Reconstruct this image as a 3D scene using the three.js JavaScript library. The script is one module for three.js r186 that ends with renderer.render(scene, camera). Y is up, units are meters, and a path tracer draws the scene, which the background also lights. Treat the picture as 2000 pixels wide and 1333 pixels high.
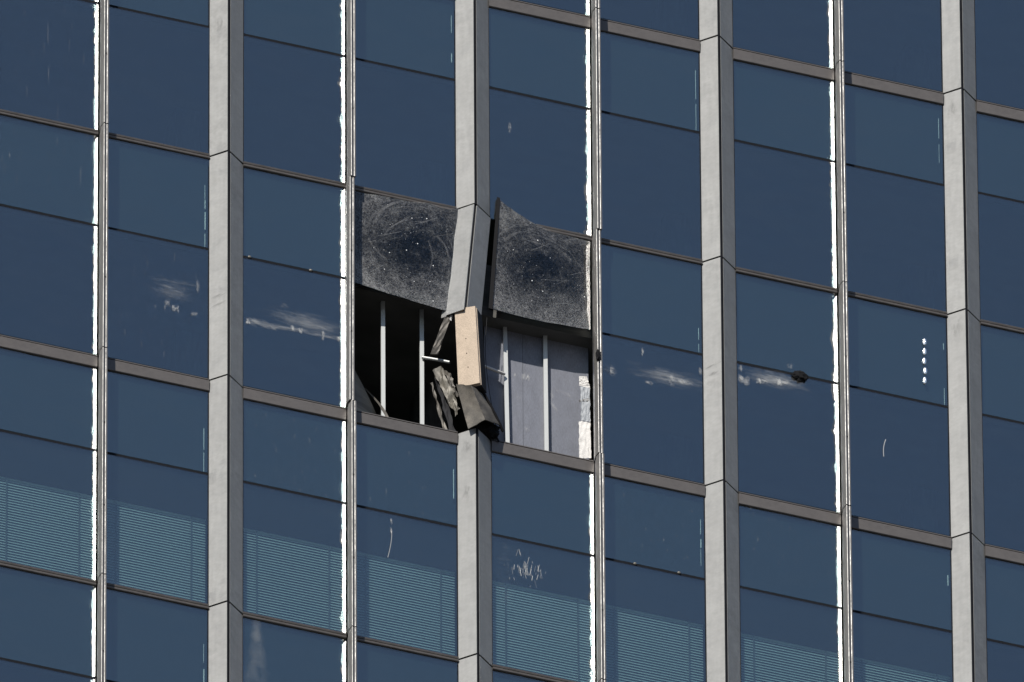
import * as THREE from 'three';
import { mergeGeometries, toCreasedNormals } from 'three/addons/utils/BufferGeometryUtils.js';
import { ImprovedNoise } from 'three/addons/math/ImprovedNoise.js';

// ---------------------------------------------------------------- camera, sky, sun, exposure
const scene = new THREE.Scene();
const renderer = new THREE.WebGLRenderer({ antialias: true });
renderer.toneMapping = THREE.LinearToneMapping;
renderer.toneMappingExposure = 1.1;
renderer.shadowMap.enabled = true;
const Y0 = 276.14;                                  // height of the damaged storey's upper joint above the street
const camera = new THREE.PerspectiveCamera(1.2077, 1024 / 682, 1, 6000);
{
  const d = new THREE.Vector3(0.23773662, 0.65972762, -0.71291007), u = new THREE.Vector3(-0.20268379, 0.75148969, 0.62783957);
  camera.position.set(-94.0991, Y0 - 274.4387, 294.3604);   // a person in the street with a very long lens
  camera.up.copy(u);
  camera.lookAt(camera.position.clone().addScaledVector(d, 400));
}
scene.add(camera);
const SUN = new THREE.Vector3(-0.497, 0.669, 0.552).normalize();
{
  const w = 512, h = 256, a = new Float32Array(w * h * 4);
  const zen = [0.095, 0.17, 0.34], mid = [0.19, 0.285, 0.455], hor = [0.4, 0.47, 0.56];
  for (let j = 0; j < h; j++) for (let i = 0; i < w; i++) {
    const el = ((j + 0.5) / h - 0.5) * Math.PI, az = ((i + 0.5) / w - 0.5) * 2 * Math.PI;
    const y = Math.sin(el), x = Math.cos(el) * Math.cos(az), z = Math.cos(el) * Math.sin(az);
    const t = Math.max(0, y), k1 = Math.exp(-t * 6), k2 = Math.pow(t, 1.1);
    const g = Math.max(0, x * SUN.x + y * SUN.y + z * SUN.z), glow = 0.08 * Math.pow(g, 6) + 0.2 * Math.pow(g, 60);
    for (let c = 0; c < 3; c++) {
      let v = mid[c] + (zen[c] - mid[c]) * k2; v += (hor[c] - v) * k1; v += glow * [1, 0.97, 0.9][c];
      if (y < 0) v = [0.1, 0.105, 0.11][c];
      a[(j * w + i) * 4 + c] = v;
    }
    a[(j * w + i) * 4 + 3] = 1;
  }
  const sky = new THREE.DataTexture(a, w, h, THREE.RGBAFormat, THREE.FloatType);
  sky.mapping = THREE.EquirectangularReflectionMapping; sky.magFilter = sky.minFilter = THREE.LinearFilter; sky.needsUpdate = true;
  scene.background = sky; scene.environment = sky;
}
const sun = new THREE.DirectionalLight(new THREE.Color().setRGB(1, 0.955, 0.89), 5);
sun.target.position.set(4, Y0 - 2, 0);
sun.position.copy(sun.target.position).addScaledVector(SUN, 120);
sun.castShadow = true; sun.shadow.mapSize.set(4096, 4096);
Object.assign(sun.shadow.camera, { left: -16, right: 16, top: 16, bottom: -16, near: 20, far: 260 });
scene.add(sun, sun.target);

// ---------------------------------------------------------------- helpers
let seed = 7;
const rnd = () => { seed = (seed * 1664525 + 1013904223) >>> 0; return seed / 4294967296; };
const rr = (a, b) => a + (b - a) * rnd();
const perlin = new ImprovedNoise();
const noise = (x, y, z = 0.5) => perlin.noise(x, y, z);
const C = (r, g, b) => new THREE.Color().setRGB(r, g, b);
const taken = {};
function numbered(name) { const n = taken[name] = (taken[name] ?? -1) + 1; return n ? `${name}_${String(n).padStart(3, '0')}` : name; }
function mesh(name, geo, mat, parent, x = 0, y = 0, z = 0) {
  const m = new THREE.Mesh(geo, mat); m.name = name; m.castShadow = m.receiveShadow = true;
  m.position.set(x, y, z); parent.add(m); return m;
}
function thing(name, label, category, x, y, z, group) {
  const g = new THREE.Group(); g.name = numbered(name); g.position.set(x, Y0 + y, z);
  g.userData = { label, category }; if (group) g.userData.group = group;
  scene.add(g); return g;
}
const boxAt = (x0, x1, y0, y1, z0, z1) => { const g = new THREE.BoxGeometry(x1 - x0, y1 - y0, z1 - z0); g.translate((x0 + x1) / 2, (y0 + y1) / 2, (z0 + z1) / 2); return g; };
// a prism whose cross-section lies in the x-z plane (list of [x, z]), running from y0 to y1
function prism(pts, y0, y1) {
  const s = new THREE.Shape(pts.map(([x, z]) => new THREE.Vector2(x, -z)));
  const g = new THREE.ExtrudeGeometry(s, { depth: y1 - y0, bevelEnabled: false });
  g.rotateX(-Math.PI / 2); g.translate(0, y0, 0);
  return g;
}
// a prism whose cross-section lies in the y-z plane (list of [y, z]), running from x0 to x1
function rail(pts, x0, x1) {
  const s = new THREE.Shape(pts.map(([y, z]) => new THREE.Vector2(z, y)));
  const g = new THREE.ExtrudeGeometry(s, { depth: x1 - x0, bevelEnabled: false });
  g.rotateY(-Math.PI / 2); g.translate(x1, 0, 0); g.scale(1, 1, 1);
  return g;
}
// a sheet with thickness over four corners (a b along the top, d c along the bottom), crumpled by a function of (s, t)
function sheet(a, b, c, d, thick, n, m, bend = () => [0, 0, 0], metric = true) {
  const A = [a, b, c, d].map(p => new THREE.Vector3(...p)), pos = [], uv = [], idx = [];
  const P = (s, t) => { const p = A[0].clone().lerp(A[1], s).lerp(A[3].clone().lerp(A[2], s), t); const o = bend(s, t); return p.add(new THREE.Vector3(...o)); };
  const lu = metric ? A[0].distanceTo(A[1]) : 1, lv = metric ? A[0].distanceTo(A[3]) : 1;
  const nn = new THREE.Vector3().crossVectors(A[3].clone().sub(A[0]), A[1].clone().sub(A[0])).normalize().multiplyScalar(thick);
  for (const side of [0, 1]) for (let j = 0; j <= m; j++) for (let i = 0; i <= n; i++) {
    const p = P(i / n, j / m); if (side) p.sub(nn); pos.push(p.x, p.y, p.z); uv.push(i / n * lu, (1 - j / m) * lv);
  }
  const N = (n + 1) * (m + 1), I = (i, j, s) => s * N + j * (n + 1) + i;
  for (let j = 0; j < m; j++) for (let i = 0; i < n; i++) {
    idx.push(I(i, j, 0), I(i, j + 1, 0), I(i + 1, j, 0), I(i + 1, j, 0), I(i, j + 1, 0), I(i + 1, j + 1, 0));
    idx.push(I(i, j, 1), I(i + 1, j, 1), I(i, j + 1, 1), I(i + 1, j, 1), I(i + 1, j + 1, 1), I(i, j + 1, 1));
  }
  const edge = (p, q, r, s) => idx.push(p, q, r, q, s, r);
  for (let i = 0; i < n; i++) { edge(I(i, 0, 0), I(i + 1, 0, 0), I(i, 0, 1), I(i + 1, 0, 1)); edge(I(i, m, 0), I(i, m, 1), I(i + 1, m, 0), I(i + 1, m, 1)); }
  for (let j = 0; j < m; j++) { edge(I(0, j, 0), I(0, j, 1), I(0, j + 1, 0), I(0, j + 1, 1)); edge(I(n, j, 0), I(n, j + 1, 0), I(n, j, 1), I(n, j + 1, 1)); }
  let g = new THREE.BufferGeometry();
  g.setAttribute('position', new THREE.Float32BufferAttribute(pos, 3)); g.setAttribute('uv', new THREE.Float32BufferAttribute(uv, 2)); g.setIndex(idx);
  return toCreasedNormals(g, 0.6);
}
function tube(points, r, seg = 6) {
  return new THREE.TubeGeometry(new THREE.CatmullRomCurve3(points.map(p => new THREE.Vector3(...p))), points.length * 5, r, seg, false);
}
function metricUV(g, ox = 0, oy = 0, s = 1) {       // uv in metres from the flat face coordinates
  const p = g.attributes.position, u = g.attributes.uv, n = g.attributes.normal;
  for (let i = 0; i < p.count; i++) {
    const ax = Math.abs(n.getX(i)), az = Math.abs(n.getZ(i));
    u.setXY(i, ((ax > az ? p.getZ(i) : p.getX(i)) + ox) * s, (p.getY(i) + oy) * s);
  }
  return g;
}

// ---------------------------------------------------------------- textures
function dataTex(n, fn, srgb = false) {
  const a = new Uint8Array(n * n * 4);
  for (let j = 0; j < n; j++) for (let i = 0; i < n; i++) { const v = fn(i / n, j / n); for (let c = 0; c < 4; c++) a[(j * n + i) * 4 + c] = Math.max(0, Math.min(255, Math.round(v[c] * 255))); }
  const t = new THREE.DataTexture(a, n, n, THREE.RGBAFormat); t.wrapS = t.wrapT = THREE.RepeatWrapping;
  t.magFilter = THREE.LinearFilter; t.minFilter = THREE.LinearMipmapLinearFilter; t.generateMipmaps = true;
  if (srgb) t.colorSpace = THREE.SRGBColorSpace; t.needsUpdate = true; return t;
}
// noise that repeats over the unit square
const tile = (u, v, f, z) => { const p = (a, b) => noise(a * f, b * f, z); return p(u, v) * (1 - u) * (1 - v) + p(u - 1, v) * u * (1 - v) + p(u, v - 1) * (1 - u) * v + p(u - 1, v - 1) * u * v; };
const tile2 = (u, v, fx, fy, z) => { const p = (a, b) => noise(a * fx, b * fy, z); return p(u, v) * (1 - u) * (1 - v) + p(u - 1, v) * u * (1 - v) + p(u, v - 1) * (1 - u) * v + p(u - 1, v - 1) * u * v; };
// roller waves of toughened glass: one repeat is 3 m
const waveTex = dataTex(512, (u, v) => {
  const nx = tile2(u, v, 6, 16, 3.3) * 0.9 + tile2(u, v, 8, 40, 7.7) * 0.5, ny = tile2(u, v, 6, 16, 11.3) * 0.8 + tile2(u, v, 8, 34, 1.2) * 0.4;
  return [0.5 + nx * 0.6, 0.5 + ny * 0.6, 1, 1];
});
// weathered paint: one repeat is 2 m
const paintTex = dataTex(512, (u, v) => {
  const streak = tile2(u, v, 60, 5, 2.2) * 0.05, blot = tile(u, v, 6, 5.1) * 0.06 + tile(u, v, 22, 9.4) * 0.06 + tile(u, v, 70, 4.4) * 0.05;
  const s = tile(u, v, 34, 6.6), spot = s > 0.42 ? -0.25 * (s - 0.42) : 0, k = 0.93 + streak + blot + spot;
  return [k, k, k * 0.995, 1];
}, true);
const roughTex = dataTex(256, (u, v) => { const k = 0.82 + tile(u, v, 14, 3.1) * 0.25 + tile(u, v, 50, 8.8) * 0.2; return [k, k, k, 1]; });
const grimeTex = dataTex(256, (u, v) => { const k = 0.68 + tile(u, v, 3, 3.9) * 0.35 + tile(u, v, 9, 8.2) * 0.25 + tile(u, v, 40, 2.8) * 0.15; return [k, k * 0.98, k * 0.94, 1]; }, true);
const boardTex = dataTex(256, (u, v) => { const k = 0.93 + tile(u, v, 10, 4.9) * 0.07 + tile(u, v, 60, 2.8) * 0.12 - (tile(u, v, 40, 6.1) > 0.55 ? 0.25 : 0); return [k, k, k, 1]; }, true);

// ---------------------------------------------------------------- materials
const std = (o) => new THREE.MeshStandardMaterial(o), phys = (o) => new THREE.MeshPhysicalMaterial(o);
const M = {
  glass: phys({ name: 'tinted_glass', color: C(0.64, 0.74, 0.75), transmission: 1, thickness: 0, roughness: 0, ior: 2.3, metalness: 0, normalMap: waveTex, normalScale: new THREE.Vector2(0.13, 0.11), side: THREE.DoubleSide }),
  silver: std({ name: 'silver_paint', color: C(0.26, 0.26, 0.253), metalness: 0.1, roughness: 0.55, map: paintTex, roughnessMap: roughTex }),
  bronze: std({ name: 'grey_anodised', color: C(0.13, 0.125, 0.118), metalness: 0.1, roughness: 0.45, roughnessMap: roughTex }),
  reveal: std({ name: 'polished_reveal', color: C(0.85, 0.83, 0.8), metalness: 1, roughness: 0.42, roughnessMap: roughTex }),
  taupe: std({ name: 'taupe_paint', color: C(0.125, 0.112, 0.104), metalness: 0.1, roughness: 0.5, map: paintTex }),
  gasket: phys({ name: 'black_rubber', color: C(0.012, 0.013, 0.016), roughness: 0.85, specularIntensity: 0.15 }),
  backpan: std({ name: 'spandrel_backing', color: C(0.024, 0.034, 0.034), roughness: 0.7 }),
  concrete: std({ name: 'dark_concrete', color: C(0.16, 0.165, 0.17), roughness: 0.9, map: grimeTex }),
  interior: std({ name: 'interior_wall', color: C(0.2, 0.2, 0.2), roughness: 0.9 }),
  slat: std({ name: 'blind_slat', color: C(0.72, 0.74, 0.7), roughness: 0.5 }),
  stud: std({ name: 'galvanised_steel', color: C(0.58, 0.59, 0.57), metalness: 0.2, roughness: 0.45, map: boardTex }),
  sheathing: std({ name: 'grey_sheathing', color: C(0.2, 0.21, 0.245), roughness: 0.85, map: boardTex }),
  tan: std({ name: 'tan_board', color: C(0.56, 0.45, 0.34), roughness: 0.85, map: boardTex }),
  char: phys({ name: 'dark_backing', color: C(0.03, 0.03, 0.032), roughness: 0.8, specularIntensity: 0.3 }),
  scrap: std({ name: 'grimy_aluminium', color: C(0.215, 0.2, 0.18), metalness: 0.2, roughness: 0.6, map: grimeTex }),
  paleScrap: std({ name: 'dull_aluminium', color: C(0.36, 0.345, 0.31), metalness: 0.2, roughness: 0.6, map: grimeTex }),
  foil: std({ name: 'white_membrane', color: C(0.62, 0.6, 0.57), roughness: 0.6, map: boardTex }),
  clip: std({ name: 'bright_clip', color: C(0.62, 0.56, 0.53), metalness: 1, roughness: 0.62 }),
  chrome: std({ name: 'polished_metal', color: C(0.9, 0.9, 0.88), metalness: 1, roughness: 0.22 }),
  black: phys({ name: 'black_debris', color: C(0.01, 0.01, 0.011), roughness: 0.8, specularIntensity: 0.2 }),
  ground: std({ name: 'street', color: C(0.07, 0.066, 0.062), roughness: 0.95 }),
};

// ---------------------------------------------------------------- ground
{
  const g = new THREE.PlaneGeometry(6000, 6000); g.rotateX(-Math.PI / 2);
  const m = mesh('ground', g, M.ground, scene); m.userData = { kind: 'structure', label: 'grey street level far below the tower', category: 'ground' };
}

// ---------------------------------------------------------------- the tower
const W = 3.3172, H = 3.8, FW = 0.456, AX = 0.2, AZ = 0.194, MX = -1.48, MW = 0.066;
const tower = new THREE.Group(); tower.name = 'glass_tower';
tower.userData = { label: 'tall blue glass tower facade with silver ridged fins and a smashed window bay', category: 'tower' };
scene.add(tower);
const ROWS = [2, 1, 0, -1, -2], FINS = [-1, 0, 1, 2, 3, 4], MULLIONS = [0, 1, 2, 3, 4];
const XMIN = -W, XMAX = 4 * W + FW;
// columns of glass: from the end of a fin to a mullion, or from a mullion to the next fin
const COLS = [];
for (const b of FINS) {
  if (b < 4) COLS.push({ x0: b * W + FW, x1: (b + 1) * W + MX - 0.012, side: 'fin', b });
  if (b > -1) COLS.push({ x0: b * W + MX + MW, x1: b * W, side: 'mullion', b });
}
const broken = (c, k) => k === 0 && ((c.side === 'mullion' && c.b === 1) || (c.side === 'fin' && c.b === 1));
const topTrim = (k) => (k % 2 ? 0.2 : 0.055), MIDT = 1.562, MIDB = 1.598;

// solid body of the tower round the storeys in view
mesh('tower_body', boxAt(-24, 34, 0, Y0 - 3 * H + 0.02, -32, 0.02), M.backpan, tower);
mesh('tower_body', boxAt(-24, 34, Y0 + 2 * H + 0.1, Y0 + 45, -32, 0.02), M.backpan, tower);
mesh('tower_body', boxAt(-24, XMIN - 0.02, Y0 - 3 * H + 0.03, Y0 + 2 * H + 0.09, -32, 0.02), M.backpan, tower);
mesh('tower_body', boxAt(XMAX + 0.02, 34, Y0 - 3 * H + 0.03, Y0 + 2 * H + 0.09, -32, 0.02), M.backpan, tower);
mesh('room_wall', boxAt(XMIN, XMAX, Y0 - 3 * H + 0.03, Y0 + 2 * H + 0.09, -9.2, -9), M.interior, tower);
for (const k of ROWS) mesh('floor_slab', boxAt(XMIN + 0.01, XMAX - 0.01, -MIDT - 0.01, -0.7, -8.99, -0.14), M.concrete, tower, 0, Y0 + k * H, 0);
for (const b of FINS) for (const k of ROWS) {
  if (b === 4 || b === -1) continue;
  mesh('column', boxAt(0.06, FW - 0.06, -H - 0.68, -MIDT - 0.012, -2.1, -1.6), M.concrete, tower, b * W, Y0 + k * H, 0);
}

// panes, backing, trim
for (const c of COLS) for (const k of ROWS) {
  const yk = Y0 + k * H, w = c.x1 - c.x0, xm = (c.x0 + c.x1) / 2;
  const wide = k % 2 !== 0, low = (k - 1) % 2 !== 0 ? 0.03 : -0.035;     // bottom edge of the lower pane above the next joint
  if (!broken(c, k)) {
    const pane = (name, y0, y1) => {
      const h = y1 - y0 - 0.006, g = metricUV(new THREE.BoxGeometry(w - 0.004, h, 0.012), rr(0, 9), rr(0, 9), 1 / 3);
      const m = mesh(name, g, M.glass, tower, xm, yk + (y0 + y1) / 2, -0.002);
      m.rotation.set(rr(-0.002, 0.002), rr(-0.003, 0.003), 0);
    };
    pane('spandrel_pane', -MIDT, -topTrim(k));
    pane('window_pane', -H + low + 0.004, -MIDB);
    mesh('back_panel', boxAt(c.x0 + 0.002, c.x1 - 0.002, -MIDT + 0.004, -topTrim(k) + 0.02, -0.05, -0.04), M.backpan, tower, 0, yk, 0);
    mesh('glazing_joint', boxAt(c.x0, c.x1, -MIDB, -MIDT, -0.03, 0.002), M.gasket, tower, 0, yk, 0);
    if (c.side === 'mullion') {                                          // polished clip behind the glass beside each fin
      let y = rr(-0.62, -0.4); const off = rr(-0.012, 0.006);
      while (y > -1.4) {
        const l = rr(0.1, 0.5), e = Math.max(-1.53, y - l), t = rr(0.35, 1), x = -0.05 + off;
        if (rnd() < 0.72) mesh('edge_clip', prism([[x, -0.022], [x + 0.011 * t, -0.022 + 0.0055 * t], [x + 0.013, -0.026], [x + 0.004, -0.032]], e, y), M.clip, tower, c.x1, yk, 0);
        y = e - rr(0.01, 0.12);
      }
    }
  }
  // horizontal trim on the joint line at the top of this storey
  const cut = k === 0 && c.b === 1 && c.side === 'fin' ? c.x0 + 0.62 : c.x0;
  const t = new THREE.Group(); t.name = 'transom'; t.position.set(0, yk, 0); tower.add(t);
  if (wide) {
    mesh('cover_strip', rail([[-0.195, -0.01], [-0.195, 0.02], [-0.188, 0.026], [-0.034, 0.034], [-0.026, 0.03], [-0.026, -0.01]], c.x0, c.x1), M.taupe, t);
    mesh('cap_strip', boxAt(c.x0, c.x1, -0.012, 0.002, -0.01, 0.03), M.taupe, t);
    mesh('gasket', boxAt(c.x0, c.x1, -0.205, 0.03, -0.04, -0.011), M.gasket, t);
  } else {
    mesh('cover_strip', rail([[-0.048, -0.01], [-0.048, 0.02], [-0.042, 0.025], [-0.02, 0.03], [-0.015, 0.026], [-0.015, -0.01]], cut, c.x1), M.taupe, t);
    mesh('cap_strip', rail([[0.0, -0.01], [0.0, 0.022], [0.022, 0.03], [0.027, 0.026], [0.027, -0.01]], cut, c.x1), M.taupe, t);
    mesh('gasket', boxAt(cut, c.x1, -0.054, 0.034, -0.04, -0.011), M.gasket, t);
  }
}

// fins: a segment per storey, two folded panels over a dark core
function finParts(parent, y0, y1, mat = M.silver) {
  const q = 0.016, len = Math.hypot(AX, AZ), ux = AX / len, uz = AZ / len, rx = FW - AX, rl = Math.hypot(rx, AZ), vx = rx / rl, vz = -AZ / rl, t = 0.012;
  const L = [[0, 0], [AX - ux * 0.016, AZ - uz * 0.016], [AX - ux * 0.016 + uz * t, AZ - uz * 0.016 - ux * t], [uz * t, -ux * t]];
  const R = [[AX + vx * 0.04, AZ + vz * 0.04], [FW, 0], [FW + vz * t, -vx * t], [AX + vx * 0.04 + vz * t, AZ + vz * 0.04 - vx * t]];
  mesh('fin_panel', metricUV(prism(L, y0, y1), rr(0, 5), rr(0, 5), 0.5), mat, parent);
  mesh('fin_panel', metricUV(prism(R, y0, y1), rr(0, 5), rr(0, 5), 0.5), mat, parent);
  return q;
}
const core = prism([[0.025, -0.02], [AX - 0.016, AZ - 0.036], [AX - 0.008, AZ - 0.01], [AX + 0.008, AZ - 0.01], [AX + 0.03, AZ - 0.028], [AX + 0.03, AZ - 0.042], [FW - 0.03, -0.02]], -H + 0.001, -0.001);
const gas = mergeGeometries([boxAt(-0.012, 0.001, -H + 0.002, -0.002, -0.03, 0.006), boxAt(FW - 0.001, FW + 0.006, -H + 0.002, -0.002, -0.03, 0.004)]);
for (const b of FINS) for (const k of ROWS) {
  if (b === 1 && k === 0) continue;
  const s = new THREE.Group(); s.name = 'fin_segment'; s.position.set(b * W, Y0 + k * H, 0); tower.add(s);
  s.rotation.y = rr(-0.006, 0.006);
  finParts(s, -H + 0.014, -0.014);
  mesh('fin_core', core, M.gasket, s);
  mesh('gasket', gas, M.gasket, s);
}

// slender mullions
const mprof = [[-0.002, 0.122], [-0.014, 0.122], [0.003, 0.21], [0.008, 0.2133], [0.018, 0.2133], [0.021, 0.2], [0.042, 0.2], [0.043, 0.2075], [0.047, 0.21], [MW, 0.21], [MW, -0.03], [0.03, -0.03], [0.03, 0.122]];
const mbody = metricUV(prism(mprof, -H + 0.009, -0.009), 0, 0, 0.5);
const mreveal = metricUV(prism([[0.012, -0.01], [-0.013, 0.12], [0.028, 0.12], [0.028, -0.01]], -H + 0.03, -0.03), 0, 0, 0.5);
const mcore = prism([[0.03, -0.028], [0.01, 0.185], [MW - 0.008, 0.185], [MW - 0.008, -0.028]], -H + 0.001, -0.001);
const screwGeo = new THREE.CylinderGeometry(0.009, 0.009, 0.012, 8); screwGeo.rotateX(Math.PI / 2);
for (const b of MULLIONS) for (const k of ROWS) {
  const hit = k === 0 && (b === 1 || b === 2);
  const s = new THREE.Group(); s.name = 'mullion'; s.position.set(b * W + MX + (hit ? -0.014 : 0), Y0 + k * H, hit ? -0.012 : 0); tower.add(s);
  if (hit) s.rotation.z = b === 1 ? -0.002 : 0.002;
  mesh('mullion_cover', mbody, M.bronze, s); mesh('mullion_reveal', mreveal, M.reveal, s); mesh('mullion_core', mcore, M.gasket, s);
  for (const y of [-1.27, -2.62]) mesh('screw', screwGeo, M.black, s, 0.032, y + rr(-0.03, 0.03), 0.203);
}

// ---------------------------------------------------------------- what the smashed bay lays bare
// the grey sheathed stud wall behind the missing glass
const studGeo = (h) => mergeGeometries([boxAt(-0.026, 0.026, -h, 0, -0.004, 0), boxAt(-0.026, -0.022, -h, 0, -0.06, -0.004), boxAt(0.022, 0.026, -h, 0, -0.06, -0.004)]);
const inner = -MIDT - 0.012;
for (const [x, lean] of [[2.42, 0.0], [2.94, 0.0], [4.06, 0.012], [4.6, 0.004]]) {
  const s = mesh('wall_stud', studGeo(2.36), M.stud, tower, x, Y0 + inner, -0.268); s.rotation.set(0, -0.2, lean);
}
mesh('sheathing_board', boxAt(3.8, 4.315, -2.38, 0, -0.012, 0), M.sheathing, tower, 0, Y0 + inner, -0.335);
mesh('sheathing_board', boxAt(4.32, 5.2, -2.38, 0, -0.012, 0), M.sheathing, tower, 0, Y0 + inner, -0.338);
mesh('sill_panel', boxAt(1.92, 5.14, -0.42, -0.03, -0.012, 0), M.char, tower, 0, Y0 - H, -0.37);
for (const [x0, x1] of [[1.93, 3.3], [3.8, 5.13]]) mesh('sill_rail', boxAt(x0, x1, -0.02, 0.025, -0.1, 0.0), M.char, tower, 0, Y0 - H, -0.005);

const Y = (p) => [p[0], p[1] + Y0, p[2]];
function loose(name, label, category, geo, mat, group) {                 // a thing that is one mesh, its origin at its own base
  geo.computeBoundingBox(); const bb = geo.boundingBox, cx = (bb.min.x + bb.max.x) / 2, cz = (bb.min.z + bb.max.z) / 2, cy = bb.min.y;
  geo.translate(-cx, -cy, -cz);
  const m = mesh(numbered(name), geo, mat, scene, cx, Y0 + cy, cz); m.userData = { label, category }; if (group) m.userData.group = group;
  return m;
}

// crazed laminated panes
function crackTexture(cx, cy, seedValue) {
  seed = seedValue;
  const n = 1024, cv = document.createElement('canvas'); cv.width = cv.height = n; const g = cv.getContext('2d');
  g.fillStyle = '#000'; g.fillRect(0, 0, n, n);
  const X = cx * n, Yc = cy * n;
  // dense net of short fractures, thicker in a wide ring round the middle of the bulge
  for (let i = 0; i < 90000; i++) {
    const x = rnd() * n, y = rnd() * n, dx = (x - X) / n, dy = (y - Yc) / n, r = Math.hypot(dx * 0.95 + dy * 0.25, dy * 1.05) + 0.14 * noise(x / 260, y / 260, seedValue);
    const ring = Math.min(1, Math.max(0, (r - 0.12) / 0.5)) * 0.5 + 0.35 * Math.max(0, (y / n - 0.55) / 0.45) + 0.13 + 0.35 * Math.max(0, noise(x / 120, y / 120, seedValue * 0.1)) + 0.3 * Math.max(0, noise(x / 45, y / 45, 3.1));
    if (rnd() > ring) continue;
    const th = (rnd() < 0.6 ? Math.atan2(dy, dx) + Math.PI / 2 : Math.atan2(dy, dx)) + (rnd() - 0.5) * 1.3, len = rr(4, 26);
    g.strokeStyle = `rgba(255,255,255,${rr(0.01, 0.07) * Math.min(1, ring)})`; g.lineWidth = rr(0.8, 2.6);
    g.beginPath(); g.moveTo(x, y); g.lineTo(x + Math.cos(th) * len, y + Math.sin(th) * len); g.stroke();
  }
  // long concentric creases
  for (let i = 0; i < 30; i++) {
    const r = rr(0.28, 0.75) * n, a0 = rr(0, 6.28), a1 = a0 + rr(0.3, 1.1), jx = rr(-150, 150), jy = rr(-150, 150);
    g.strokeStyle = `rgba(255,255,255,${rr(0.008, 0.03)})`; g.lineWidth = rr(4, 30); g.beginPath();
    for (let k = 0; k <= 14; k++) { const a = a0 + (a1 - a0) * k / 14, q = r * (1 + 0.3 * noise(a * 0.5, i * 0.37, 1)); g.lineTo(X + jx + Math.cos(a) * q, Yc + jy + Math.sin(a) * q * 0.9); } g.stroke();
  }
  for (let i = 0; i < 9; i++) { const x = rr(0.1, 0.8) * n, y = rr(0.1, 0.9) * n, a = rr(-0.7, -0.2), l = rr(80, 300); g.strokeStyle = `rgba(255,255,255,${rr(0.08, 0.22)})`; g.lineWidth = 1.5; g.beginPath(); g.moveTo(x, y); g.lineTo(x + Math.cos(a) * l, y + Math.sin(a) * l); g.stroke(); }
  // open chips
  for (let i = 0; i < 95; i++) { const big = rnd() < 0.12; g.fillStyle = `rgba(255,255,255,${big ? 1 : rr(0.4, 0.9)})`; g.beginPath(); g.arc(X + (rnd() + rnd() - 1) * n * 0.62, Yc + (rnd() + rnd() - 1) * n * 0.68, big ? rr(3, 6) : rr(1, 2.4), 0, 7); g.fill(); }
  const t = new THREE.CanvasTexture(cv); return t;
}
const crackBase = phys({ name: 'dusty_cracked_glass', color: C(0.12, 0.15, 0.16), transmission: 1, thickness: 0, roughness: 0.05, ior: 1.5, side: THREE.DoubleSide });
function crazedPane(label, corners, bulge, cx, cy, sd) {
  const [a, b, c, d] = corners, ox = (a[0] + c[0]) / 2, oy = Math.min(c[1], d[1]), o = thing('shattered_pane', label, 'glass pane', ox, oy, 0, 'crazed panes hanging over the opening');
  const rel = p => [p[0] - ox, p[1] - oy, p[2]], A = corners.map(rel);
  mesh('glass_sheet', sheet(...A, 0.008, 24, 24, bulge, false), crackBase, o);
  const up = A.map(p => [p[0], p[1], p[2] + 0.003]);
  const mat = std({ name: 'fractures', color: C(0.8, 0.8, 0.78), roughness: 0.6, alphaMap: crackTexture(cx, cy, sd), transparent: true, side: THREE.DoubleSide });
  mesh('fracture_layer', sheet(...up, 0.0008, 24, 24, bulge, false), mat, o);
  return o;
}
const wob = (s, t, z) => 0.012 * noise(s * 5, t * 5, z);
crazedPane('crazed pane hanging left of the bent fin above the dark opening', [[1.93, -0.06, 0.006], [3.34, 0.0, 0.03], [3.225, -1.82, 0.055], [1.94, -1.62, 0.01]],
  (s, t) => [0.03 * s * t * (1 - t), -0.05 * s * t * (1 - s), 0.05 * Math.sin(Math.PI * s) * Math.sin(Math.PI * t) + wob(s, t, 1) * Math.min(1, 6 * s)], 0.58, 0.52, 41);
const rightPane = crazedPane('crazed pane with lifted corner hanging right of the bent fin', [[3.89, 0.31, 0.035], [5.12, 0.02, 0.004], [5.115, -1.56, 0.006], [3.76, -1.6, 0.04]],
  (s, t) => [0, -0.17 * Math.sin(Math.PI * Math.min(1, s * 1.15)) * Math.pow(1 - t, 2) + 0.02 * noise(s * 9, t * 3, 2) * (1 - t) - 0.035 * Math.sin(Math.PI * s) * t, 0.05 * Math.sin(Math.PI * s) * Math.sin(Math.PI * t) + wob(s, t, 2)], 0.5, 0.52, 77);
{
  const o = rightPane.position, rel = p => [p[0] - o.x, p[1] - o.y + Y0 - Y0, p[2]];
  const y0 = o.y - Y0;
  mesh('edge_frame', sheet([3.86 - o.x, 0.33 - y0, 0.04], [3.9 - o.x, 0.315 - y0, 0.05], [3.785 - o.x, -1.62 - y0, 0.06], [3.735 - o.x, -1.6 - y0, 0.045], 0.03, 2, 8), M.black, rightPane);
}

// the bent length of fin
{
  const o = thing('bent_fin', 'silver fin length bent out of line above the tan board', 'fin', W, -0.02, 0.012);
  const f = new THREE.Group(); f.name = 'fin_shell'; o.add(f);
  finParts(f, -1.88, 0.0);
    mesh('fin_flange', sheet([-0.03, -0.05, -0.06], [0.0, -0.02, 0.0], [0.0, -1.9, 0.0], [-0.05, -1.9, -0.05], 0.006, 2, 10, (s, t) => [0.006 * noise(t * 7, s, 4), 0, 0]), M.silver, o);
  mesh('fin_lining', prism([[0.03, -0.02], [AX, AZ - 0.02], [FW - 0.03, -0.02]], -1.84, -0.01), M.char, o);
  o.rotation.set(-0.03, -0.06, -0.085);
}

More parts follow.
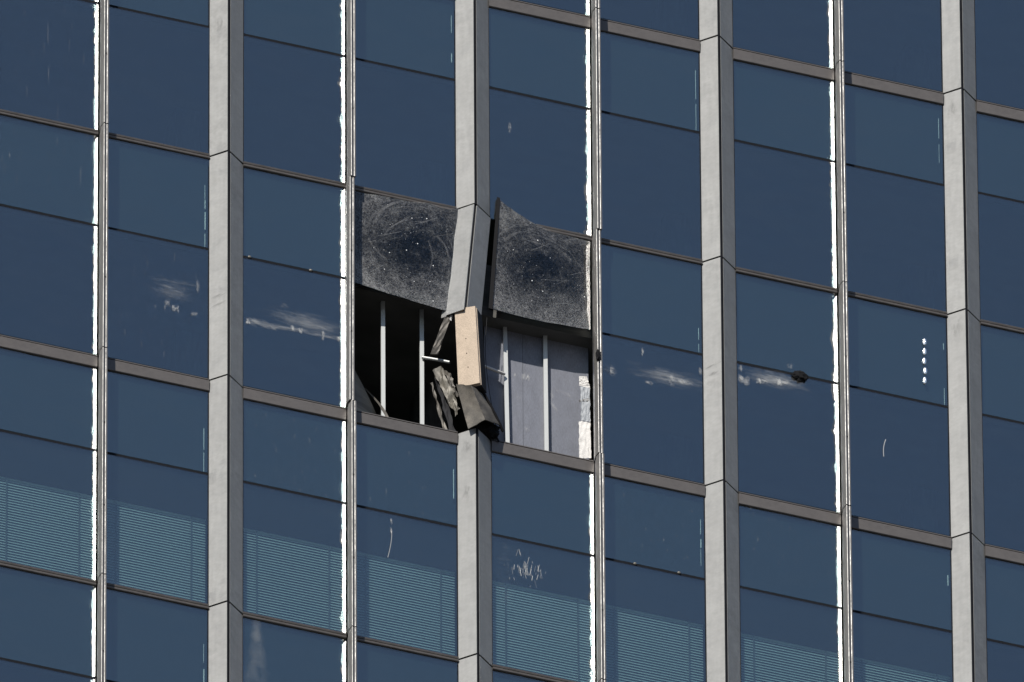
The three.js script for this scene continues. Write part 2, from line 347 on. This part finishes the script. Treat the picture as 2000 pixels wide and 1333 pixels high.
// the tan board still fixed to its dark backing
{
  const o = thing('hanging_board', 'tan building board with dark backing hanging from the bent fin', 'board', 3.3935, -3.15, 0.225);
  const a = [-0.1425, 1.325, -0.095], b = [0.0695, 1.279, 0.095], c = [0.1265, -0.007, 0.095], d = [-0.0995, 0.012, -0.095];
  mesh('board_face', sheet(a, b, c, d, 0.022, 2, 6), M.tan, o);
  const back = ([x, y, z], s) => [x + 0.017 + s * 0.01, y - 0.01, z - 0.018 - s * 0.0];
  mesh('board_layer', sheet(back(a, 0), back(b, 1), back(c, 1), back(d, 0), 0.012, 2, 6), M.tan, o);
  const bk = (p, i) => [p[0] + 0.03 + (i ? 0.012 : 0), p[1] - 0.02, p[2] - 0.03];
  mesh('backing', sheet(bk(a, 0), bk(b, 1), bk(c, 1), bk(d, 0), 0.15, 2, 4), M.char, o);
  const hole = new THREE.CylinderGeometry(0.007, 0.007, 0.006, 8); hole.rotateX(Math.PI / 2); hole.rotateY(-0.75);
  for (const [s, t] of [[0.42, 0.04], [0.47, 0.4], [0.47, 0.59], [0.5, 0.77]]) {
    const A = new THREE.Vector3(...a).lerp(new THREE.Vector3(...b), s).lerp(new THREE.Vector3(...d).lerp(new THREE.Vector3(...c), s), t);
    mesh('screw_hole', hole, M.black, o, A.x - 0.001, A.y, A.z + 0.001);
  }
}

// crumpled stub of the fin below the board
{
  const o = thing('crumpled_fin_stub', 'grimy crumpled fin stub twisted to the right under the tan board', 'fin', 3.5, -3.86, 0.2);
  const rel = p => [p[0] - 3.5, p[1] + 3.86, p[2] - 0.2], cr = (s, t) => [0.005 * noise(s * 3, t * 4, 8), 0.012 * noise(s * 5, t * 3, 9), 0.012 * noise(s * 2, t * 3, 7)];
  mesh('stub_panel', sheet(...[[3.26, -3.1, 0.14], [3.39, -3.24, 0.33], [3.579, -3.79, 0.35], [3.405, -3.86, 0.19]].map(rel), 0.012, 6, 10, cr), M.scrap, o);
  mesh('stub_panel', sheet(...[[3.4, -3.24, 0.33], [3.6, -3.2, 0.18], [3.84, -3.64, 0.15], [3.585, -3.79, 0.35]].map(rel), 0.012, 6, 10, cr), M.scrap, o);
  mesh('stub_lining', sheet(...[[3.36, -3.1, 0.1], [3.6, -3.2, 0.15], [3.82, -3.7, 0.1], [3.45, -3.8, 0.16]].map(rel), 0.05, 4, 6, cr), M.black, o);
  mesh('torn_gasket', tube([[3.66, -3.36, 0.12], [3.72, -3.6, 0.14], [3.8, -3.74, 0.08], [3.86, -3.84, 0.05]].map(rel), 0.012), M.black, o);
  mesh('torn_gasket', sheet(...[[3.62, -3.55, 0.1], [3.74, -3.5, 0.1], [3.88, -3.8, 0.03], [3.76, -3.84, 0.04]].map(rel), 0.01, 4, 6, (s, t) => [0.03 * noise(s * 4, t * 5, 3), 0, 0.05 * noise(s * 5, t * 4, 6)]), M.char, o);
  mesh('torn_gasket', tube([[3.55, -3.08, 0.2], [3.68, -3.3, 0.17], [3.83, -3.58, 0.14], [3.9, -3.7, 0.1]].map(rel), 0.018), M.black, o);
}
// torn strips left of the board
const crump = (z, k = 1) => (s, t) => [k * 0.025 * noise(s * 2, t * 4, z) + k * 0.01 * noise(s * 8, t * 13, z), k * 0.012 * noise(s * 3, t * 6, z + 2), k * 0.04 * noise(s * 4, t * 5, z + 4)];
loose('torn_strip', 'pale crumpled aluminium strip curling down left of the tan board', 'metal strip', sheet([2.995, -2.82, 0.0], [3.09, -2.76, 0.05], [3.315, -3.5, 0.14], [3.26, -3.62, 0.1], 0.004, 6, 20, crump(1, 1.4)), M.paleScrap);
loose('torn_strip', 'short grimy strip tucked against the left edge of the tan board', 'metal strip', sheet([3.12, -2.78, 0.02], [3.215, -2.86, 0.06], [3.29, -3.3, 0.13], [3.24, -3.27, 0.1], 0.004, 5, 14, crump(5, 1.2)), M.scrap);
loose('torn_strip', 'dark folded strip standing on the sill left of the fin stub', 'metal strip', sheet([3.02, -2.9, -0.02], [3.08, -2.98, 0.0], [3.3, -3.8, 0.03], [3.23, -3.82, 0.0], 0.006, 4, 14, crump(9)), M.char);
loose('torn_strip', 'thin dark strip nearest the studs on the broken sill', 'metal strip', sheet([2.985, -2.97, -0.08], [3.01, -2.98, -0.06], [3.2, -3.82, -0.02], [3.165, -3.82, -0.04], 0.006, 3, 12, crump(12)), M.scrap);
loose('broken_strut', 'grey broken strut slanting down from the bottom of the bent fin', 'strut', sheet([3.15, -1.88, 0.045], [3.235, -1.86, 0.06], [3.065, -2.53, 0.0], [2.965, -2.555, 0.0], 0.03, 4, 12, crump(15, 0.4)), M.scrap);
loose('broken_rod', 'pale horizontal rod jutting from the second stud behind the tan board', 'rod', tube([[2.94, -2.41, -0.25], [3.1, -2.5, -0.14], [3.24, -2.58, -0.05]], 0.022), M.stud);
loose('broken_rod', 'short rod reaching from the tan board to the sheathed wall', 'rod', tube([[3.68, -2.445, -0.12], [3.86, -2.425, -0.18], [4.04, -2.405, -0.24]], 0.021), M.foil);
loose('bent_clip', 'small bright bent clip at the lower end of the bent fin', 'clip', sheet([3.21, -1.9, 0.07], [3.24, -1.87, 0.08], [3.225, -1.98, 0.075], [3.2, -1.97, 0.07], 0.006, 4, 6, crump(21, 0.4)), M.foil);
// sheathing peeled back in the left opening
loose('peeled_sheathing', 'grey sheathing sheet curling up from the left corner of the sill', 'sheathing', sheet([1.955, -2.72, -0.2], [2.0, -2.76, -0.2], [2.44, -3.68, -0.3], [1.955, -3.72, -0.16], 0.012, 10, 12, (s, t) => [0.08 * s * Math.sin(Math.PI * t), 0, -0.14 * s * s + 0.02 * noise(s * 3, t * 3, 2)]), M.paleScrap);
loose('torn_strip', 'thin pale edge strip curving up behind the first stud', 'metal strip', sheet([2.16, -3.13, -0.26], [2.185, -3.14, -0.25], [2.53, -3.72, -0.24], [2.49, -3.72, -0.26], 0.004, 3, 12, (s, t) => [0.07 * Math.sin(Math.PI * t), 0, 0]), M.scrap);
// white flashing torn along the right jamb
{
  const o = thing('torn_flashing', 'bright white torn flashing strips along the right jamb of the broken window', 'flashing', 5.07, -3.72, -0.06);
  const rel = p => [p[0] - 5.07, p[1] + 3.72, p[2] + 0.06];
  const st = (a, b, c, d, z) => sheet(...[a, b, c, d].map(rel), 0.004, 8, 16, (s, t) => [0.012 * noise(t * 9, s * 2, z), 0.012 * noise(s * 6, t * 2, z + 3), 0.016 * noise(s * 5, t * 8, z)]);
  mesh('flashing_strip', st([4.99, -3.06, -0.1], [5.12, -3.1, -0.04], [5.13, -3.7, -0.04], [4.985, -3.69, -0.1], 1), M.foil, o);
  mesh('flashing_strip', st([4.995, -2.3, -0.1], [5.09, -2.31, -0.06], [5.13, -2.52, -0.05], [4.997, -2.46, -0.1], 5), M.foil, o);
  mesh('flashing_strip', st([4.995, -2.7, -0.1], [5.12, -2.68, -0.05], [5.12, -2.735, -0.05], [4.995, -2.73, -0.1], 9), M.foil, o);
  mesh('clear_film', st([5.01, -2.48, -0.09], [5.12, -2.5, -0.05], [5.125, -3.08, -0.05], [5.015, -3.05, -0.09], 13), phys({ name: 'clear_film', color: C(0.5, 0.53, 0.56), transmission: 0.6, thickness: 0, roughness: 0.6, side: THREE.DoubleSide }), o);
}
// lumps of black debris
function lump(name, label, r, sx, sy, sz, x, y, z, sd) {
  const g = new THREE.IcosahedronGeometry(r, 3), p = g.attributes.position, v = new THREE.Vector3();
  for (let i = 0; i < p.count; i++) { v.fromBufferAttribute(p, i); const n = v.clone().normalize(), k = 1 + 0.5 * noise(n.x * 2.6 + sd, n.y * 2.6, n.z * 2.6) + 0.45 * noise(n.x * 6 + sd, n.y * 6, n.z * 6); p.setXYZ(i, v.x * k * sx, v.y * k * sy, v.z * k * sz); }
  g.computeVertexNormals(); g.translate(x, y, z);
  return loose(name, label, 'debris', g, M.black);
}
lump('debris_lump', 'jagged black lump lodged in the dark glazing joint right of the bay', 0.075, 1.25, 1, 0.4, 7.94, -1.605, 0.02, 3.3);
lump('debris_lump', 'small black lump stuck on the slender mullion right of the smashed bay', 0.05, 0.6, 1.9, 0.5, 5.155, -2.16, 0.2, 8.1);
lump('debris_lump', 'black tangle of torn gasket at the foot of the fin stub', 0.09, 1.1, 1.2, 0.8, 3.76, -3.7, 0.06, 5.7);

// ---------------------------------------------------------------- venetian blinds, storey below the smashed bay
{
  const names = { fin: 'right of', mullion: 'left of' }, order = ['first', 'second', 'third', 'fourth'];
  for (const c of COLS) {
    if ((c.side === 'fin' && c.b > 2) || (c.side === 'mullion' && c.b > 3)) continue;
    const label = c.b < 0 ? 'venetian blind in the leftmost window below the smashed storey' : `venetian blind ${names[c.side]} the ${order[c.b]} fin, in the storey below the smashed bay`;
    const w = c.x1 - c.x0 - 0.03, o = thing('venetian_blind', label, 'blind', (c.x0 + c.x1) / 2, -H - 3.76, -0.085, 'blinds in the storey below the smashed bay');
    const parts = [], ang = 1.12 + rr(-0.03, 0.03), one = new THREE.BoxGeometry(w, 0.0012, 0.053); one.rotateX(ang);
    for (let y = 0.03; y < 1.44; y += 0.044) { const g = one.clone(); g.translate(0, y, 0); parts.push(g); }
    mesh('slats', mergeGeometries(parts), M.slat, o).userData.kind = 'stuff';
    mesh('head_rail', boxAt(-w / 2, w / 2, 1.45, 1.5, -0.03, 0.03), M.slat, o);
    mesh('bottom_rail', boxAt(-w / 2, w / 2, 0, 0.02, -0.02, 0.02), M.slat, o);
    for (const x of [-w * 0.36, w * 0.36]) mesh('ladder_tape', boxAt(x - 0.008, x + 0.008, 0.02, 1.45, 0.022, 0.024), M.interior, o);
    mesh('blind_pelmet', boxAt(c.x0 + 0.01, c.x1 - 0.01, -2.3, -MIDT - 0.012, -0.05, -0.04), M.char, tower, 0, Y0 - H, 0);
  }
}

// ---------------------------------------------------------------- dust smears and scratches on the glass
function smearTexture(sd, draw) {
  seed = sd; const cv = document.createElement('canvas'); cv.width = 512; cv.height = 256; const g = cv.getContext('2d');
  g.fillStyle = '#000'; g.fillRect(0, 0, 512, 256); draw(g); return new THREE.CanvasTexture(cv);
}
function smear(x0, x1, y0, y1, sd, draw, z = 0.012, lum = [0.75, 0.74, 0.7]) {
  const mat = std({ name: 'dust', color: C(...lum), roughness: 0.9, alphaMap: smearTexture(sd, draw), transparent: true });
  const m = mesh('dust_smear', new THREE.PlaneGeometry(x1 - x0, y1 - y0), mat, tower, (x0 + x1) / 2, Y0 + (y0 + y1) / 2, z);
  m.castShadow = false;
}
const strokes = (g, n, fx, fy, a, slope = 0, l0 = 20, l1 = 90) => { for (let i = 0; i < n; i++) { const x = fx(), y = fy(x), l = rr(l0, l1); g.strokeStyle = `rgba(255,255,255,${rr(0.2, 1) * a * 0.45})`; g.lineWidth = rr(1.5, 8); g.beginPath(); g.moveTo(x - l / 2, y - slope * l / 2 + rr(-3, 3)); g.quadraticCurveTo(x, y + rr(-5, 5), x + l / 2, y + slope * l / 2 + rr(-3, 3)); g.stroke(); } };
const dabs = (g, list) => { for (const [x, y, w, h, a] of list) for (let k = 0; k < 14; k++) { g.fillStyle = `rgba(255,255,255,${a * rr(0.06, 0.25)})`; g.beginPath(); g.ellipse(x + rr(-0.5, 0.5) * w, y + rr(-0.5, 0.5) * h, rr(0.15, 0.4) * w, rr(0.15, 0.4) * h, rr(-0.6, 0.6), 0, 7); g.fill(); } };
const gauss = (m, s) => m + s * (rnd() + rnd() + rnd() - 1.5) * 1.15;
smear(-0.95, -0.02, -2.95, -2.05, 5, g => { strokes(g, 420, () => gauss(250, 110), x => gauss(115 - x * 0.02, 34), 0.045, 0.02); strokes(g, 60, () => rr(110, 460), x => gauss(60, 10), 0.06, 0.0); dabs(g, [[440, 60, 16, 46, 0.5], [215, 170, 34, 22, 0.45], [265, 188, 26, 24, 0.95], [292, 190, 16, 26, 0.7], [415, 195, 40, 16, 0.6], [200, 190, 14, 30, 0.25]]); });
smear(0.47, 1.8, -2.95, -2.0, 6, g => { strokes(g, 520, () => gauss(330, 140), x => gauss(120 + x * 0.03, 30), 0.04, 0.03); strokes(g, 90, () => rr(60, 480), x => 178 - x * 0.02 + rr(-8, 8), 0.09, -0.02); dabs(g, [[18, 183, 18, 22, 0.7], [70, 180, 90, 24, 0.22], [130, 186, 60, 18, 0.2], [250, 170, 18, 22, 0.5], [290, 172, 20, 18, 0.5], [405, 172, 12, 30, 0.5], [485, 176, 16, 20, 0.5], [300, 90, 60, 20, 0.06], [205, 72, 40, 16, 0.08]]); });
smear(5.25, 6.62, -2.6, -1.6, 8, g => { strokes(g, 460, () => gauss(350, 130), x => gauss(128, 26), 0.04, 0.0); strokes(g, 140, () => gauss(40, 26), x => gauss(150, 16), 0.09, 0.0, 8, 40); dabs(g, [[355, 138, 24, 34, 0.35], [400, 134, 60, 16, 0.28], [440, 132, 50, 14, 0.2], [240, 168, 40, 12, 0.3], [505, 70, 16, 22, 0.4], [212, 40, 8, 30, 0.5]]); });
smear(7.1, 8.3, -2.35, -1.25, 9, g => { strokes(g, 420, () => gauss(220, 120), x => gauss(118, 24), 0.05, 0.0); dabs(g, [[38, 148, 50, 26, 0.4], [120, 135, 20, 18, 0.6], [170, 132, 60, 12, 0.3], [230, 122, 34, 20, 0.6], [280, 116, 50, 14, 0.3], [300, 50, 26, 14, 0.2], [15, 100, 18, 20, 0.3]]); });
smear(3.8, 5.1, -6.6, -5.4, 10, g => { for (let i = 0; i < 60; i++) { const x = gauss(180, 90), y = gauss(110, 40), l = rr(6, 26); g.strokeStyle = `rgba(255,255,255,${rr(0.1, 0.55)})`; g.lineWidth = rr(1, 3); g.beginPath(); g.moveTo(x, y); g.lineTo(x + l * rr(-0.5, 0.6), y - l); g.stroke(); } strokes(g, 200, () => gauss(60, 40), x => rr(20, 240), 0.02, 0, 10, 30); });
smear(1.95, 3.25, -6.5, -5.45, 11, g => { g.strokeStyle = 'rgba(255,255,255,0.45)'; g.lineWidth = 3; g.beginPath(); g.moveTo(190, 60); g.quadraticCurveTo(196, 90, 170, 170); g.stroke(); dabs(g, [[190, 20, 8, 18, 0.6], [188, 56, 8, 18, 0.8], [8, 90, 14, 26, 0.4]]); strokes(g, 60, () => rr(20, 500), x => rr(10, 240), 0.02, 0.2, 6, 20); });
smear(8.7, 9.7, -2.9, -2.2, 12, g => { g.strokeStyle = 'rgba(255,255,255,0.5)'; g.lineWidth = 5; g.beginPath(); g.moveTo(200, 60); g.quadraticCurveTo(176, 110, 184, 170); g.stroke(); });
smear(3.95, 4.2, 1.4, 1.75, 13, g => { dabs(g, [[200, 90, 60, 60, 0.35], [190, 150, 50, 40, 0.3]]); });
smear(0.47, 1.05, -8.9, -7.66, 14, g => { for (let i = 0; i < 500; i++) { const t = rnd(), y = 10 + t * 230, x = 150 + rr(-1, 1) * (10 + t * 130); g.fillStyle = `rgba(255,255,255,${0.006 * rnd()})`; g.beginPath(); g.ellipse(x, y, rr(20, 70), rr(6, 22), 0, 0, 7); g.fill(); } });
for (const [x0, x1, y0, y1, sd] of [[0.5, 1.75, -5.6, -4.1, 31], [1.95, 3.28, -5.4, -4.1, 32], [5.25, 6.55, -5.2, -4.1, 33], [-1.35, -0.1, -3.6, -1.7, 34], [7.15, 8.4, -5.2, -3.7, 35], [-2.8, -1.6, -1.5, 3.6, 36]])
  smear(x0, x1, y0, y1, sd, g => { strokes(g, 50, () => rr(20, 490), x => rr(10, 245), 0.03, 0, 3, 14); dabs(g, Array.from({ length: 26 }, () => [rr(10, 500), rr(10, 245), rr(3, 8), rr(4, 14), rr(0.01, 0.1)])); });

smear(4.1, 4.56, -3.7, -2.1, 51, g => { dabs(g, [[120, 30, 26, 10, 0.5], [280, 30, 80, 12, 0.55], [330, 34, 30, 9, 0.4], [170, 90, 70, 10, 0.15], [300, 172, 60, 5, 0.4]]); strokes(g, 120, () => rr(10, 500), x => rr(10, 245), 0.03, 0, 6, 30); }, -0.33);
smear(4.64, 5.0, -3.7, -2.1, 52, g => { strokes(g, 60, () => gauss(130, 60), x => 80 + x * 0.12 + rr(-4, 4), 0.09, 0.2, 10, 50); strokes(g, 40, () => rr(150, 480), x => 40 + x * 0.04 + rr(-3, 3), 0.06, 0.1, 20, 60); dabs(g, [[90, 62, 60, 14, 0.3], [70, 80, 50, 16, 0.2]]); strokes(g, 120, () => rr(10, 500), x => rr(10, 245), 0.03, 0, 6, 30); }, -0.33);
loose('loose_wire', 'thin loose wire hanging beside the right edge of the tan board', 'wire', tube([[3.72, -1.75, 0.02], [3.7, -2.3, 0.01], [3.745, -2.9, 0.0], [3.84, -3.5, -0.02]], 0.004), M.char);

for (const [x, y] of [[5.688, -5.372], [6.277, -5.368], [0.54, -1.57], [1.36, -1.575]]) {
  const g = new THREE.SphereGeometry(1, 10, 8); g.scale(0.022, 0.02, 0.014); mesh('joint_clip', g, M.paleScrap, tower, x, Y0 + y, 0.01);
}
// rope burns across the silver fins level with the smears
function finScuff(b, y, sd, draw) {
  const mat = std({ name: 'scuff', color: C(0.06, 0.058, 0.055), roughness: 0.9, alphaMap: smearTexture(sd, draw), transparent: true });
  const m = mesh('fin_scuff', new THREE.PlaneGeometry(0.255, 0.4), mat, tower, b * W + AX / 2 - 0.003, Y0 + y, AZ / 2 + 0.003); m.rotation.y = -Math.atan2(AZ, AX); m.castShadow = false;
}
const burn = g => { for (const y0 of [80, 170]) for (let i = 0; i < 26; i++) { g.strokeStyle = `rgba(255,255,255,${rr(0.03, 0.14)})`; g.lineWidth = rr(1, 5); g.beginPath(); const x = rr(10, 300), l = rr(60, 260), y = y0 + rr(-9, 9); g.moveTo(x, y + 8); g.lineTo(Math.min(505, x + l), y - 16); g.stroke(); } };
finScuff(0, -2.5, 61, burn); finScuff(2, -1.9, 62, burn);
const blot = g => { for (let i = 0; i < 60; i++) { g.fillStyle = `rgba(255,255,255,${rr(0.01, 0.05)})`; g.beginPath(); g.ellipse(gauss(250, 110), gauss(128, 60), rr(8, 50), rr(6, 26), rr(0, 3), 0, 7); g.fill(); } };
finScuff(1, -4.1, 63, blot); finScuff(1, -4.85, 64, blot); finScuff(3, -0.3, 65, blot); finScuff(3, 3.5, 66, blot); finScuff(0, 2.2, 67, blot);

// five bright studs in a row on the glass left of the last fin
{
  const g = new THREE.SphereGeometry(1, 14, 10); g.scale(0.028, 0.058, 0.012);
  for (let i = 0; i < 5; i++) { const m = mesh('glass_stud', g, M.chrome, tower, 9.633 + rr(-0.006, 0.006), Y0 - 0.56 - i * 0.165, 0.014); m.rotation.set(0.04, -0.45, 0); }
}

renderer.render(scene, camera);
